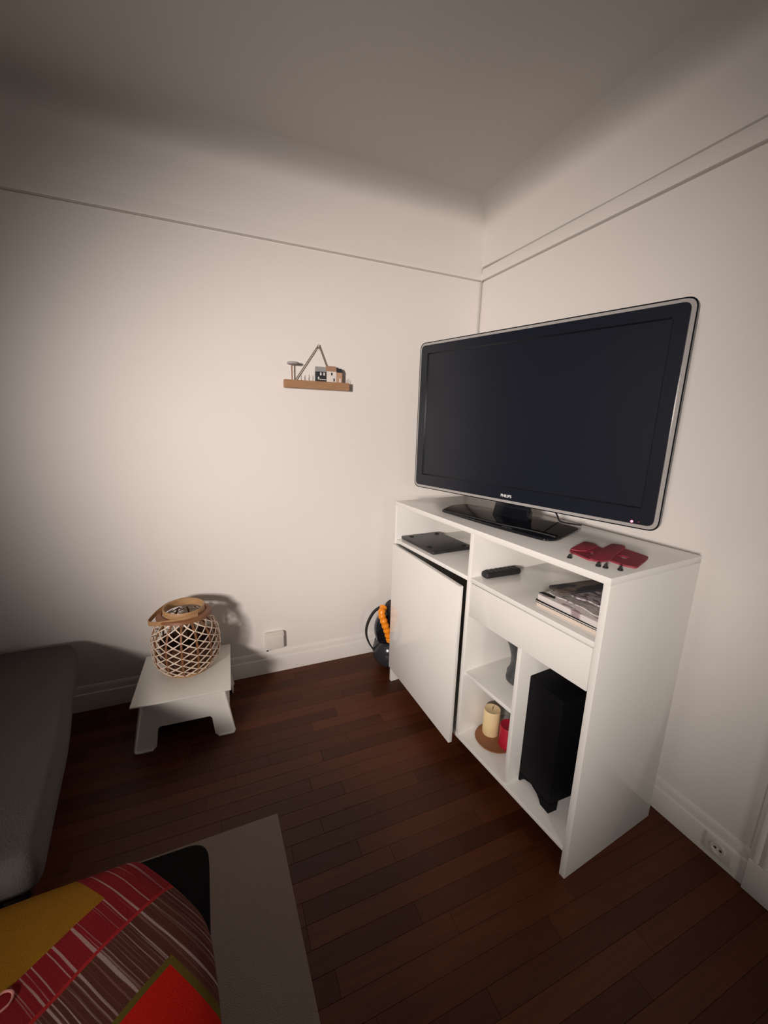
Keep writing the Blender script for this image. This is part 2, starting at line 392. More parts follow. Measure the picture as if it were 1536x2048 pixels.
# laptop, remote, papers
lap = thing('laptop', 'closed black laptop lying upside down in the upper left compartment of the cabinet', 'laptop', cabp(.1765, .146, .849), CA + R(-1.0))
bm = B(); prism(bm, round_poly([(-.151, -.120), (.150, -.120), (.150, .120), (-.151, .120)], .008), .0025, .016, .002); fin(bm, 'body', 'black_lid', lap)
for dx, dy in ((-.118, -.075), (.075, -.092), (-.118, .085), (.118, .085)):
    bm = B(); lathe(bm, [(.011, .0158), (.012, .0172), (.010, .0185), (.0, .0185)], (dx, dy, 0), 14); fin(bm, 'rubber_foot', 'black_rubber', lap)
for q in (-.105, .105):
    bm = B(); box(bm, (-.14, q - .005, 0), (.14, q + .005, .003)); fin(bm, 'lid_pad', 'black_rubber', lap)
rem = thing('remote_control', 'black remote control lying in the upper right compartment beside the divider', 'remote', cabp(.646, .138, .849), CA + R(86))
bm = B(); layers(bm, round_poly([(-.090, -.021), (.090, -.023), (.090, .023), (-.090, .021)], .013), [(.006, 0), (.001, .005), (0, .013), (.002, .021), (.007, .025)]); fin(bm, 'body', 'black_matte', rem)
for i in range(7):
    for j in range(3):
        bm = B(); lathe(bm, [(.0042, .0245), (.0042, .0262), (.003, .0268)], (-.070 + i * .023, -.011 + j * .011, 0), 8); fin(bm, 'button', 'black_rubber', rem)
def sheet(bm, w_, d_, z0, th, amp, seed, nx=14, ny=12):
    rnd = random.Random(seed); ph = [rnd.uniform(0, 6.28) for _ in range(6)]
    def h(x, y): return amp * (math.sin(9 * x / w_ + ph[0]) * math.cos(7 * y / d_ + ph[1]) + .6 * math.sin(17 * (x / w_ + .4 * y / d_) + ph[2]) + 1.2)
    g = {}
    for lay in (0, 1):
        for i in range(nx + 1):
            for j in range(ny + 1):
                x, y = (i / nx - .5) * w_, (j / ny - .5) * d_
                g[lay, i, j] = bm.verts.new((x, y, z0 + (th if lay else 0) + h(x, y)))
    for i in range(nx):
        for j in range(ny):
            bm.faces.new((g[1, i, j], g[1, i + 1, j], g[1, i + 1, j + 1], g[1, i, j + 1])); bm.faces.new((g[0, i, j], g[0, i, j + 1], g[0, i + 1, j + 1], g[0, i + 1, j]))
    for i in range(nx):
        for j in (0, ny): bm.faces.new((g[0, i, j], g[0, i + 1, j], g[1, i + 1, j], g[1, i, j]))
    for j in range(ny):
        for i in (0, nx): bm.faces.new((g[0, i, j], g[0, i, j + 1], g[1, i, j + 1], g[1, i, j]))
PG = 'papers stacked on the upper right shelf'
bm = B(); prism(bm, round_poly([(-.118, -.125), (.118, -.128), (.118, .125), (-.118, .125)], .006), 0, .017, .005)
tag(place(fin(bm, 'folded_paper', 'beige_paper'), cabp(1.030, .165, .8492), CA), 'thick folded beige paper at the bottom of the paper stack', 'paper', PG)
fo = thing('paper_folder', 'thin folder with black outlined edges low in the paper stack', 'folder', cabp(1.031, .165, .8664), CA + R(1.0), PG)
for z0, m_, nm in ((0, 'black_rubber', 'back_cover'), (.0052, 'black_rubber', 'front_cover')):
    bm = B(); prism(bm, round_poly([(-.122, -.131), (.119, -.131), (.119, .125), (-.122, .125)], .012), z0, z0 + .0016); fin(bm, nm, m_, fo)
bm = B(); prism(bm, round_poly([(-.119, -.129), (.118, -.129), (.118, .122), (-.119, .122)], .006), .0016, .0052); fin(bm, 'page_block', 'paper', fo)
bm = B(); prism(bm, round_poly([(-.117, -.127), (.116, -.127), (.116, .122), (-.117, .122)], .008), 0, .020, .003)
mg = tag(place(fin(bm, 'magazine', 'mag'), cabp(1.032, .165, .8734), CA + R(-.6)), 'thick pale printed magazine in the middle of the paper stack', 'magazine', PG)
bm = B(); sheet(bm, .205, .22, 0, .004, .0022, 3)
tag(place(fin(bm, 'newspaper', 'news'), cabp(1.042, .180, .8936), CA + R(-2)), 'crumpled grey newspaper lying on the pale magazine', 'newspaper', PG)
bm = B(); sheet(bm, .155, .15, 0, .005, .0022, 9)
tag(place(fin(bm, 'flyer', 'flyer'), cabp(1.066, .185, .9040), CA + R(8)), 'creased printed flyer on top of the paper stack', 'flyer', PG)
bm = B(); prism(bm, round_poly([(-.125, -.030), (.125, -.035), (.125, .035), (-.125, .030)], .003), 0, .008, .001)
bk = place(fin(bm, 'dark_booklet', 'book_dark'), cabp(.985, .185, .9160), CA); bk.rotation_euler = (R(4), R(0), CA + R(80))
tag(bk, 'dark brown booklet lying across the back of the paper stack', 'booklet', PG)
bm = B(); prism(bm, [(-.03, -.007), (.03, -.007), (.024, .010), (-.024, .010)], 0, .0015)
tag(place(fin(bm, 'paper_clip_tab', 'black_rubber'), cabp(.940, .060, .8936), CA + R(6)), 'small black tab at the front left corner of the paper stack', 'tab', PG)

# on top of the cabinet: red leather piece and black plugs
red = thing('leather_case', 'flat dark red folded leather piece with two slots on the cabinet top', 'case', cabp(0, 0, CH), CA)
def slotted(poly, slot, z0, z1, name):
    """plate with a real slot: outline bridged to the slot ring"""
    bm = B()
    rings = {}
    for z in (z0, z1):
        o_ = [bm.verts.new((x, y, z)) for x, y in poly]; s_ = [bm.verts.new((x, y, z)) for x, y in slot]
        eo = [bm.edges.new((o_[k], o_[(k + 1) % len(o_)])) for k in range(len(o_))]; es = [bm.edges.new((s_[k], s_[(k + 1) % len(s_)])) for k in range(len(s_))]
        bmesh.ops.triangle_fill(bm, use_beauty=True, edges=eo + es); rings[z] = (o_, s_)
    for q in (0, 1):
        a, b = rings[z0][q], rings[z1][q]
        for k in range(len(a)): bm.faces.new((a[k], a[(k + 1) % len(a)], b[(k + 1) % len(a)], b[k]))
    return fin(bm, name, 'red_leather', red)
def rslot(cx, cy, ang, L=.036, W=.012):
    pts = [(-L / 2, -W / 2), (L / 2, -W / 2), (L / 2, W / 2), (-L / 2, W / 2)]; c_, s_ = math.cos(ang), math.sin(ang)
    return [(cx + x * c_ - y * s_, cy + x * s_ + y * c_) for x, y in pts]
pl = round_poly([(.970, .098), (1.062, .078), (1.080, .110), (1.055, .215), (1.000, .228), (.962, .243), (.928, .233)], [.012, .02, .02, .02, .02, .012, .012])
pr = round_poly([(1.030, .160), (1.088, .134), (1.136, .131), (1.164, .143), (1.138, .234), (1.122, .284), (1.022, .300)], [.02, .012, .012, .015, .012, .015, .02])
slotted(pl, rslot(1.022, .145, R(-8), .030, .026), .0005, .006, 'panel')
slotted(pr, rslot(1.090, .203, R(-8), .032, .028), .0005, .006, 'panel')
bm = B(); prism(bm, round_poly([(.968, .104), (.988, .112), (1.004, .140), (.986, .224), (.962, .243), (.928, .233)], [.01, .006, .004, .006, .012, .012]), .006, .0105, .0015); fin(bm, 'flap', 'red_leather', red)
bm = B(); prism(bm, round_poly([(1.046, .094), (1.064, .076), (1.092, .072), (1.098, .122), (1.066, .205), (1.036, .300), (1.018, .318), (.988, .298), (1.008, .224)], [.01, .015, .012, .01, .01, .008, .012, .012, .02]), .006, .0115, .0015); fin(bm, 'flap', 'red_leather', red)
for (a, t_, lab) in ((1.012, .047, 'small black rubber plug alone in front of the left side of the red leather piece'),
                     (1.100, .060, 'small black rubber plug just left of its close neighbour before the red leather piece'),
                     (1.119, .066, 'small black rubber plug just right of its close neighbour before the red leather piece'),
                     (1.150, .088, 'small black rubber plug nearest the right end of the cabinet top')):
    k = thing('rubber_plug', lab, 'plug', cabp(a, t_, CH), CA + random.uniform(0, 3), 'black plugs on the cabinet top')
    bm = B(); lathe(bm, [(.0072, 0), (.0078, .002), (.0072, .004), (.0045, .005)], seg=14); fin(bm, 'flange', 'black_rubber', k)
    bm = B(); lathe(bm, [(.0044, .005), (.0044, .010), (.0028, .013), (.001, .0138)], seg=12); fin(bm, 'stem', 'black_rubber', k)

# lower compartments: plate, candles, figurine, subwoofer
pt = cabp(.711, .128, .111)
bm = B(); lathe(bm, [(.070, 0), (.082, .003), (.086, .009), (.084, .0105), (.076, .0085), (.0, .008)], seg=40)
tag(place(fin(bm, 'candle_plate', 'plate_wood'), pt, CA), 'round brown wooden plate under the two candles in the cabinet', 'plate')
def candle(name, p, r_, h, m_, lab):
    c_ = thing(name, lab, 'candle', p, 0, 'pillar candles in the lower compartment')
    bm = B(); lathe(bm, [(r_ * .96, 0), (r_, .003), (r_, h - .004), (r_ * .95, h), (r_ * .6, h - .003), (.0, h - .005)], seg=32); fin(bm, 'wax', m_, c_)
    bm = B(); tube(bm, [(0, 0, h - .006), (.001, 0, h + .004), (.003, .001, h + .011)], .0012, 6); fin(bm, 'wick', 'wick', c_)
candle('pillar_candle', cabp(.676, .134, .1195), .036, .118, 'cream_wax', 'cream pillar candle at the left on the wooden plate')
candle('pillar_candle', cabp(.765, .150, .1195), .040, .096, 'red_wax', 'red pillar candle beside the cream one on the wooden plate')
fg = thing('stone_figurine', 'dark mottled stone figurine on the small shelf, half behind the divider', 'figurine', cabp(.768, .160, .422), CA)
bm = B(); lathe(bm, [(.038, 0), (.046, .010), (.049, .028), (.044, .048), (.033, .066), (.031, .084), (.038, .115), (.047, .150), (.055, .185), (.058, .210), (.052, .235), (.032, .248), (.0, .253)], seg=28)
for v_ in bm.verts:
    a = math.atan2(v_.co.y, v_.co.x); k = 1 + .07 * math.sin(3 * a + v_.co.z * 40) + .05 * math.sin(5 * a - v_.co.z * 70); v_.co.x *= k; v_.co.y *= k * .9
fin(bm, 'carving', 'stone', fg, angle=60)
sub = thing('subwoofer', 'tall black subwoofer box with arched base in the lower right compartment', 'speaker', cabp(.984, .228, .111), CA + R(-6))
bm = B(); hw, hd, H = .092, .168, .452
box(bm, (-hw, -hd, .035), (hw, hd, H), .004, 2); fin(bm, 'body', 'sub_black', sub)
def leg_poly(s): return [(s * hw, 0), (s * (hw - .038), 0), (s * (hw - .046), .014), (s * (hw - .062), .028), (s * (hw - .085), .036), (s * hw, .036)]
for sx_ in (-1, 1):
    for y0, y1 in ((-hd, -hd + .04), (hd - .04, hd)):
        bm = B(); poly = leg_poly(sx_)
        mt = Matrix(((1, 0, 0, 0), (0, 0, -1, 0), (0, 1, 0, 0), (0, 0, 0, 1)))
        prism(bm, poly, -y1, -y0, 0, mt); fin(bm, 'foot', 'sub_black', sub)

# ------------------------------------------------------------------ television
TA = R(-72.63)
tv = thing('television', 'large black flat television with clear rim on a glossy stand on the white cabinet', 'television', (-.354, -.823, CH), TA)
zb = 1.116 - CH
def fr(w0, w1, z0, z1, r_): return round_poly([(w0, z0), (w1, z0), (w1, z1), (w0, z1)], r_, 6)
TXZ = Matrix(((1, 0, 0, 0), (0, 0, 1, 0), (0, 1, 0, 0), (0, 0, 0, 1)))   # (x, y, z) -> (x, z, y): outline upright, depth along local y
def tvring(outer, inner, y0, y1, name, m_, parent=tv):
    bm = B(); vs = []
    for y in (y0, y1):
        vs.append(([bm.verts.new((x, y, z)) for x, z in outer], [bm.verts.new((x, y, z)) for x, z in inner]))
    K = len(outer)
    for k in range(K):
        k2 = (k + 1) % K
        for (o_, i_) in vs: bm.faces.new((o_[k], o_[k2], i_[k2], i_[k]))
        bm.faces.new((vs[0][0][k], vs[0][0][k2], vs[1][0][k2], vs[1][0][k])); bm.faces.new((vs[0][1][k], vs[0][1][k2], vs[1][1][k2], vs[1][1][k]))
    return fin(bm, name, m_, parent)
x0, x1, z0, z1 = -.549, .573, zb + .012, zb + .716
tvring(fr(x0 - .004, x1 + .004, z0 - .004, z1 + .004, .034), fr(x0 + .0, x1 - .0, z0 + .0, z1 - .0, .031), -.030, -.012, 'edge_line', 'black_gloss')
tvring(fr(x0, x1, z0, z1, .032), fr(x0 + .012, x1 - .012, z0 + .012, z1 - .011, .022), -.030, -.014, 'clear_rim', 'rim')
bz = tvring(fr(x0 + .012, x1 - .012, z0 + .012, z1 - .011, .022), fr(x0 + .052, x1 - .052, z0 + .066, z1 - .048, .002), -.036, -.005, 'bezel', 'bezel')
bm = B(); oo, ii = fr(x0 + .052, x1 - .052, z0 + .066, z1 - .048, .002), fr(x0 + .0568, x1 - .0568, z0 + .0708, z1 - .0528, .002)
vo, vi = [bm.verts.new((x, -.036, z)) for x, z in oo], [bm.verts.new((x, -.0300, z)) for x, z in ii]
for k in range(len(oo)): bm.faces.new((vo[k], vo[(k + 1) % len(oo)], vi[(k + 1) % len(oo)], vi[k]))
fin(bm, 'inner_frame', 'black_bevel', bz, smooth=False)
bm = B(); box(bm, (x0 + .050, -.0302, z0 + .062), (x1 - .050, -.010, z1 - .046)); fin(bm, 'screen', 'screen', tv)
bm = B(); prism(bm, fr(x0 + .03, x1 - .03, z0 + .025, z1 - .025, .03), -.006, .055, .012, TXZ); fin(bm, 'back_shell', 'black_matte', tv)
fc = bpy.data.curves.new('t', 'FONT'); fc.body = 'PHILIPS'; fc.size = .0165; fc.extrude = .0004; fc.align_x = 'CENTER'; fc.offset = .0003
fo_ = bpy.data.objects.new('t', fc); COL.objects.link(fo_)
me = bpy.data.meshes.new_from_object(fo_.evaluated_get(bpy.context.evaluated_depsgraph_get())); bpy.data.objects.remove(fo_)
me.materials.clear(); me.materials.append(M['logo'])
lg = bpy.data.objects.new('logo', me); COL.objects.link(lg); lg.parent = bz; lg.location = (.008, -.0365, zb + .0365); lg.rotation_euler = (R(90), 0, 0)
lg['label'] = 'silver PHILIPS lettering'
mt = Matrix.Rotation(R(90), 4, 'X')
bm = B(); lathe(bm, [(.0042, 0), (.0042, .001), (.002, .0018)], (0, 0, 0), 14, mt); o = fin(bm, 'power_light', 'led', bz); o.location = (.498, -.036, zb + .031); o['label'] = 'glowing red standby light'
bm = B(); lathe(bm, [(.003, 0), (.003, .001), (.001, .0015)], (0, 0, 0), 12, mt); o = fin(bm, 'sensor', 'led_dim', bz); o.location = (.518, -.036, zb + .032)
bm = B(); prism(bm, [(-.066, .008), (-.052, zb + .005), (-.060, zb + .05), (.112, zb + .05), (.104, zb + .005), (.104, .008)], -.018, .028, .003, TXZ); fin(bm, 'neck', 'black_gloss', tv)
# stand plate: v is towards the viewer, so local y = -v
bp_ = round_poly([(-.262, -.138), (.05, -.188), (.285, -.200), (.312, -.160), (.288, .075), (.12, .112), (-.12, .108), (-.288, .075), (-.305, -.015)], [.02, .3, .03, .03, .03, .1, .1, .03, .03], 6)
bm = B(); layers(bm, bp_, [(.004, 0), (0, .002), (0, .008), (.002, .0105), (.006, .012)]); fin(bm, 'stand_plate', 'black_gloss', tv)
bm = B(); tvm = Matrix.Translation((-.354, -.823, CH)) @ Matrix.Rotation(TA, 4, 'Z')
cp = [(.150, .060, zb + .10), (.158, .062, zb + .03), (.170, .110, .035), (.176, .125, .010), (.205, .135, .0045), (.26, .150, .0045)]
tube(bm, [tvm @ p for p in spline(cp, 8)], .0035, 8)
tag(fin(bm, 'power_cable', 'black_rubber'), 'thin black cable hanging behind the television down to the cabinet top', 'cable')

# ------------------------------------------------------------------ vacuum cleaner behind the cabinet
va = thing('vacuum_cleaner', 'black ball vacuum cleaner with orange ribbed hose behind the left side of the cabinet', 'vacuum', (-.603, -.190, 0))
bm = B(); bmesh.ops.create_uvsphere(bm, u_segments=32, v_segments=20, radius=.108)
bmesh.ops.transform(bm, matrix=Matrix.Translation((0, 0, .108)), verts=bm.verts); fin(bm, 'ball', 'grey_vac', va)
bm = B(); bmesh.ops.create_uvsphere(bm, u_segments=32, v_segments=20, radius=1)
bmesh.ops.transform(bm, matrix=Matrix.Translation((-.002, .005, .240)) @ Matrix.Rotation(R(-8), 4, 'Y') @ Matrix.Diagonal((.098, .090, .125, 1)), verts=bm.verts); fin(bm, 'body', 'black_gloss', va)
bm = B(); tube(bm, [Vector((-.002, .005, .19)) + Matrix.Rotation(R(-22), 3, 'Y') @ Vector((.094 * math.cos(a * math.pi / 18), .088 * math.sin(a * math.pi / 18), 0)) for a in range(36)], .006, 8, closed=True); fin(bm, 'seam_ring', 'black_matte', va)
bm = B(); lathe(bm, [(.060, .30), (.064, .33), (.064, .392), (.056, .405), (.0, .408)], (.028, .0, 0), 28); fin(bm, 'cylinder_cap', 'black_matte', va)
hp = spline([(-.072, -.045, .418), (-.094, -.072, .392), (-.083, -.084, .345), (-.066, -.088, .295), (-.050, -.088, .245), (-.042, -.086, .222)], 12)
bm = B(); rings = []
N = len(hp)
for i, p in enumerate(hp):
    tn = (hp[min(i + 1, N - 1)] - hp[max(i - 1, 0)]).normalized(); sd = tn.cross(Vector((0, 1, 0))).normalized(); u2 = sd.cross(tn)
    rr = .0205 + .0022 * math.sin(i * 2 * math.pi / 7.0)
    if i in (0, N - 1): rr *= .7
    rings.append([bm.verts.new(p + sd * rr * math.cos(k * math.pi / 6) + u2 * rr * math.sin(k * math.pi / 6)) for k in range(12)])
for a, b in zip(rings, rings[1:]):
    for k in range(12): bm.faces.new((a[k], a[(k + 1) % 12], b[(k + 1) % 12], b[k]))
bm.faces.new(rings[0]); bm.faces.new(rings[-1]); fin(bm, 'ribbed_hose', 'orange', va, angle=60)
bm = B(); sweep(bm, spline([(-.060, .01, .395), (-.108, .015, .362), (-.143, .02, .292), (-.149, .02, .226), (-.129, .015, .162), (-.092, .005, .105)], 8), [(-.0045, -.009), (.0045, -.009), (.0045, .009), (-.0045, .009)], up=(0, 1, 0)); fin(bm, 'handle_loop', 'black_matte', va)

# ------------------------------------------------------------------ stool and lantern
st = thing('step_stool', 'low white plastic stool with a square top standing against the left wall', 'stool', (-1.706, -.24, 0), R(-2.3))
bm = B(); box(bm, (-.200, -.205, .243), (.200, .198, .250), .002, 2); fin(bm, 'top_board', 'white_plastic', st)
def stool_side(front):
    """flared moulded panel with two feet and a raised rim"""
    yb, yt = (-.175, -.150); zt_ = .2425
    W0, W1 = .205, .165
    out = [(-W1, zt_), (-W0, 0.012), (-W0 + .010, 0), (-W0 + .072, 0), (-W0 + .084, .012), (-W0 + .094, .092), (-W0 + .102, .102), (W0 - .102, .102), (W0 - .094, .092), (W0 - .084, .012), (W0 - .072, 0), (W0 - .010, 0), (W0, .012), (W1, zt_)]
    yy = lambda z: yb + (yt - yb) * z / zt_
    bm = B(); sgn = 1 if front else -1
    f0 = [bm.verts.new((x, sgn * yy(z), z)) for x, z in out]; f1 = [bm.verts.new((x, sgn * (yy(z) + .006), z)) for x, z in out]
    K = len(out); bm.faces.new(f0); bm.faces.new(f1[::-1])
    for k in range(K): bm.faces.new((f0[k], f0[(k + 1) % K], f1[(k + 1) % K], f1[k]))
    pa = fin(bm, 'side_panel', 'white_plastic', st, angle=30)
    for sx_ in (-1, 1):
        bm = B(); path = [(sx_ * W1, sgn * (yt - .005), zt_ - .004), (sx_ * W0, sgn * (yb - .005), .014), (sx_ * (W0 - .004), sgn * (yb - .005), .006), (sx_ * (W0 - .012), sgn * (yb - .005), .004), (sx_ * (W0 - .070), sgn * (yb - .005), .004)]
        tube(bm, path, .0058, 8, up=(0, 1, 0)); fin(bm, 'rim', 'white_plastic', pa)
stool_side(True); stool_side(False)
for sx_ in (-1, 1):
    bm = B(); prof = [(-.150, .2425), (-.174, .0), (-.120, .0), (-.110, .10), (.110, .10), (.120, 0), (.174, 0), (.150, .2425)]
    xx = lambda z: sx_ * (.205 + (.165 - .205) * z / .2425)
    f0 = [bm.verts.new((xx(z) - sx_ * .001, y, z)) for y, z in prof]; f1 = [bm.verts.new((xx(z) - sx_ * .007, y, z)) for y, z in prof]; K = len(prof)
    bm.faces.new(f0); bm.faces.new(f1[::-1])
    for k in range(K): bm.faces.new((f0[k], f0[(k + 1) % K], f1[(k + 1) % K], f1[k]))
    fin(bm, 'end_panel', 'white_plastic', st, angle=30)

LX, LY, LZ = -1.697, -.195, .250
la = thing('wicker_lantern', 'round woven cane lantern with a bamboo strap handle on the white stool', 'lantern', (LX, LY, LZ), R(8))
def lr(z):  # body radius over height 0.012..0.285
    u = (z - .012) / .273
    return .094 + .058 * (1 - abs(2 * (u - .46)) ** 3.0) - .006 * u
NB, NR = 14, 7
ZL = [.012 + .273 * k / 24 for k in range(25)]
bm = B(); lathe(bm, [(.098, 0), (.104, .004), (.104, .014), (.096, .016), (.0, .012)], seg=36); fin(bm, 'base_disc', 'bamboo', la)
for k in range(NB):
    a = 2 * math.pi * k / NB
    bm = B(); sweep(bm, [(lr(z) * math.cos(a), lr(z) * math.sin(a), z) for z in ZL], [(-.0045, -.0012), (.0045, -.0012), (.0045, .0018), (-.0045, .0018)], up=(math.cos(a), math.sin(a), 0)); fin(bm, 'rib', 'bamboo_dark', la)
for k in range(NB):
    for ph in (0, 1):
        a0, a1 = 2 * math.pi * (k + .04) / NB, 2 * math.pi * (k + .96) / NB; pts = []
        for j in range(NR + 1):
            z = .020 + .255 * j / NR; a = (a0 if (j + ph) % 2 == 0 else a1); r_ = lr(z) + .002
            if j:
                zm = z - .255 / (2 * NR); rm = lr(zm) + .002; aa = (a0 + a1) / 2; pts.append((rm * math.cos(aa), rm * math.sin(aa), zm))
            pts.append((r_ * math.cos(a), r_ * math.sin(a), z))
        am = (a0 + a1) / 2
        bm = B(); sweep(bm, pts, [(-.0030, -.0008), (.0030, -.0008), (.0030, .0012), (-.0030, .0012)], up=(math.cos(am), math.sin(am), 0)); fin(bm, 'woven_strand', 'strand', la)
bm = B(); lathe(bm, [(.112, .276), (.121, .280), (.116, .290), (.098, .296), (.092, .290), (.104, .282), (.112, .276)], seg=40, cap=False); fin(bm, 'shoulder_ring', 'bamboo_dark', la)
bm = B(); lathe(bm, [(.086, .286), (.090, .286), (.091, .318), (.089, .322), (.084, .320), (.083, .290), (.086, .286)], seg=40, cap=False); fin(bm, 'top_ring', 'bamboo', la)
hpth = spline([(.050, -.088, .302), (.0, -.098, .300), (-.055, -.088, .292), (-.105, -.058, .280), (-.142, -.022, .272), (-.150, -.008, .272)], 6) + \
       spline([(-.148, .004, .274), (-.110, .050, .290), (-.06, .084, .305), (.0, .097, .310), (.045, .090, .308)], 6)
bm = B(); sweep(bm, hpth, [(-.0014, -.011), (.0014, -.011), (.0014, .011), (-.0014, .011)], up=(0, 0, 1)); fin(bm, 'strap_handle', 'bamboo', la)
bm = B(); lathe(bm, [(.088, .0142), (.112, .06), (.118, .155), (.114, .157), (.108, .06), (.082, .020), (.0, .019)], seg=36); fin(bm, 'shade_liner', 'liner_brown', la)  # dark liner added to stand in for the lantern's shaded inside
bm = B(); lathe(bm, [(.0, .020), (.050, .020), (.052, .020), (.052, .245), (.0545, .247), (.056, .245), (.056, .0196), (.0, .0194)], seg=36, cap=False); fin(bm, 'glass_cylinder', 'glass', la)

# ------------------------------------------------------------------ wall outlets
ou = thing('wall_outlet', 'white square surface-mounted outlet on the wall above the left baseboard', 'outlet', (-1.259, 0, .203))
TX = Matrix(((1, 0, 0, 0), (0, 0, -1, 0), (0, 1, 0, 0), (0, 0, 0, 1)))   # outline in x,z ; depth towards -y
bm = B(); prism(bm, fr(-.054, .054, -.050, .052, .008), 0, .026, .004, TX); fin(bm, 'box', 'outlet', ou)
bm = B(); prism(bm, fr(-.050, .050, -.046, .030, .006), .026, .033, .003, TX); fin(bm, 'cover_flap', 'outlet', ou)
bm = B(); box(bm, (-.048, -.030, -.0535), (-.036, -.006, -.0495)); fin(bm, 'cable_notch', 'dark_hole', ou)
so = thing('baseboard_socket', 'small white round socket set in the right baseboard near the door casing', 'outlet', (-.016, -1.650, .058))
TY = Matrix(((0, 0, -1, 0), (1, 0, 0, 0), (0, 1, 0, 0), (0, 0, 0, 1)))   # outline in y,z ; depth towards -x
bm = B(); prism(bm, fr(-.042, .042, -.034, .030, .006), 0, .006, .002, TY); fin(bm, 'plate', 'outlet', so)
def yring(r0, r1, d0, d1, name, m_, par):
    bm = B(); lathe(bm, [(r0, d0), (r1, d0), (r1, d1), (r0, d1), (r0, d0)], seg=28, mtx=TY, cap=False); return fin(bm, name, m_, par)
yring(.017, .022, .006, .010, 'socket_ring', 'outlet', so)
bm = B(); lathe(bm, [(.017, .0062), (.017, .0066)], seg=28, mtx=TY); fin(bm, 'socket_well', 'outlet', so)
for dy in (-.008, .008):
    bm = B(); lathe(bm, [(.0042, .0066), (.0042, .0072)], (dy, 0, 0), 12, TY); fin(bm, 'pin_hole', 'dark_hole', so)

# ------------------------------------------------------------------ hanging ornament
hk = thing('wall_hook', 'tiny hook in the left wall holding the wooden house ornament', 'hook', (-.989, 0, 1.82))
bm = B(); box(bm, (-.007, -.003, -.016), (.007, 0, .010), .001, 1); fin(bm, 'plate', 'white_plastic', hk)
bm = B(); tube(bm, spline([(0, -.003, -.004), (0, -.012, -.006), (0, -.018, .004), (0, -.017, .014)], 5), .0016, 8, up=(1, 0, 0)); fin(bm, 'peg', 'metal', hk)
ha = thing('hanging_ornament', 'wooden beam with three tiny houses and a tree, hanging by string on the wall', 'ornament', (-1.0, 0, 1.61))
bm = B(); box(bm, (-.172, -.045, 0), (.170, -.006, .039), .001, 1); fin(bm, 'beam', 'beam', ha)
for xe, ze in ((-.115, .039), (.085, .039)):
    bm = B(); tube(bm, [(xe, -.016, ze - .002), (.011, -.014, .222)], .0026, 6, up=(0, 1, 0)); fin(bm, 'string', 'string', ha)
def house(xa, xb, h, zr, body, roof, wins, wm, d0=-.043, d1=-.016):
    z0 = .039; xm = (xa + xb) / 2
    bm = B(); box(bm, (xa, d0, z0), (xb, d1, zr), .0005, 1); ho = fin(bm, 'house', body, ha)
    bm = B(); xw = (xb - xa) / 2 + .0012
    vs = [bm.verts.new(p) for p in ((xm - xw, d0 - .002, zr), (xm + xw, d0 - .002, zr), (xm + xw, (d0 + d1) / 2, h), (xm - xw, (d0 + d1) / 2, h), (xm - xw, d1 + .002, zr), (xm + xw, d1 + .002, zr))]
    for f in ((0, 1, 2, 3), (3, 2, 5, 4), (0, 3, 4), (1, 5, 2), (0, 4, 5, 1)): bm.faces.new([vs[i] for i in f])
    fin(bm, 'roof', roof, ho, smooth=False)
    for (nm, x0_, x1_, z0_, z1_) in wins:
        bm = B(); box(bm, (x0_, d0 - .0012, z0_), (x1_, d0 + .001, z1_)); fin(bm, nm, wm, ho)
house(-.010, .0445, .113, .087, 'h_dark', 'h_grey', [('window', .010, .018, .069, .083), ('window', .028, .036, .069, .083), ('fence', .002, .042, .047, .0505), ('post', -.001, .006, .047, .061)], 'h_white')
house(.0457, .098, .120, .092, 'h_white', 'h_roof', [('window', .069, .077, .073, .086), ('door', .082, .089, .042, .058)], 'h_dark')
house(.0992, .130, .111, .089, 'h_tan', 'h_dark', [('door', .114, .122, .0395, .060)], 'h_white')
bm = B(); box(bm, (-.1335, -.030, .039), (-.1285, -.025, .112), .0006, 1); fin(bm, 'tree_trunk', 'bamboo_dark', ha)
bm = B(); lathe(bm, [(.022, 0), (.030, .003), (.031, .008), (.027, .013), (.0, .015)], (-.125, -.030, .112), 24); fin(bm, 'tree_crown', 'grey_felt', ha)
for x_, h in ((-.087, .070), (-.046, .068), (.070, .062), (.147, .066), (-.068, .058), (.158, .056)):
    bm = B(); tube(bm, [(x_, -.040, .039), (x_, -.040, h)], .0013, 6, up=(0, 1, 0)); fin(bm, 'wire_peg', 'peg', ha)

# ------------------------------------------------------------------ sofa, rug, table, cushion
so_poly = round_poly([(-3.0, -.045), (-2.175, -.055), (-2.118, -.25), (-2.098, -.43), (-2.066, -.57), (-2.033, -.755), (-2.014, -.91), (-1.993, -1.06), (-1.974, -1.196), (-3.0, -1.21)], [.06, .05, .1, .1, .1, .1, .1, .1, .06, .06], 6)
sf = thing('sofa', 'grey fabric sofa seat at the left edge beside the white stool', 'sofa', (-2.5, -.63, 0))
pl2 = [(x + 2.5, y + .63) for x, y in so_poly]
bm = B(); layers(bm, pl2, [(.03, .305), (.012, .312), (.003, .328), (0, .355), (.003, .378), (.012, .397), (.022, .405), (.034, .409)]); fin(bm, 'seat_cushion', 'sofa', sf, angle=70)
bm = B(); prism(bm, offset_poly(pl2, .09), .225, .303, .004); fin(bm, 'frame', 'sofa_frame', sf)
for x_, y_ in ((.26, .42), (.34, -.40), (-.38, .42), (-.38, -.42)):
    bm = B(); lathe(bm, [(.014, 0), (.016, .004), (.022, .225)], (x_, y_, 0), 16); fin(bm, 'leg', 'sofa_frame', sf)
bm = B(); rp = round_poly([(-2.02, -.93), (-1.386, -.922), (-1.378, -1.293), (-1.373, -1.512), (-1.36, -2.6), (-2.02, -2.6)], [.004, .006, .0, .0, .01, .004], 3)
prism(bm, rp, .0003, .009, .002)
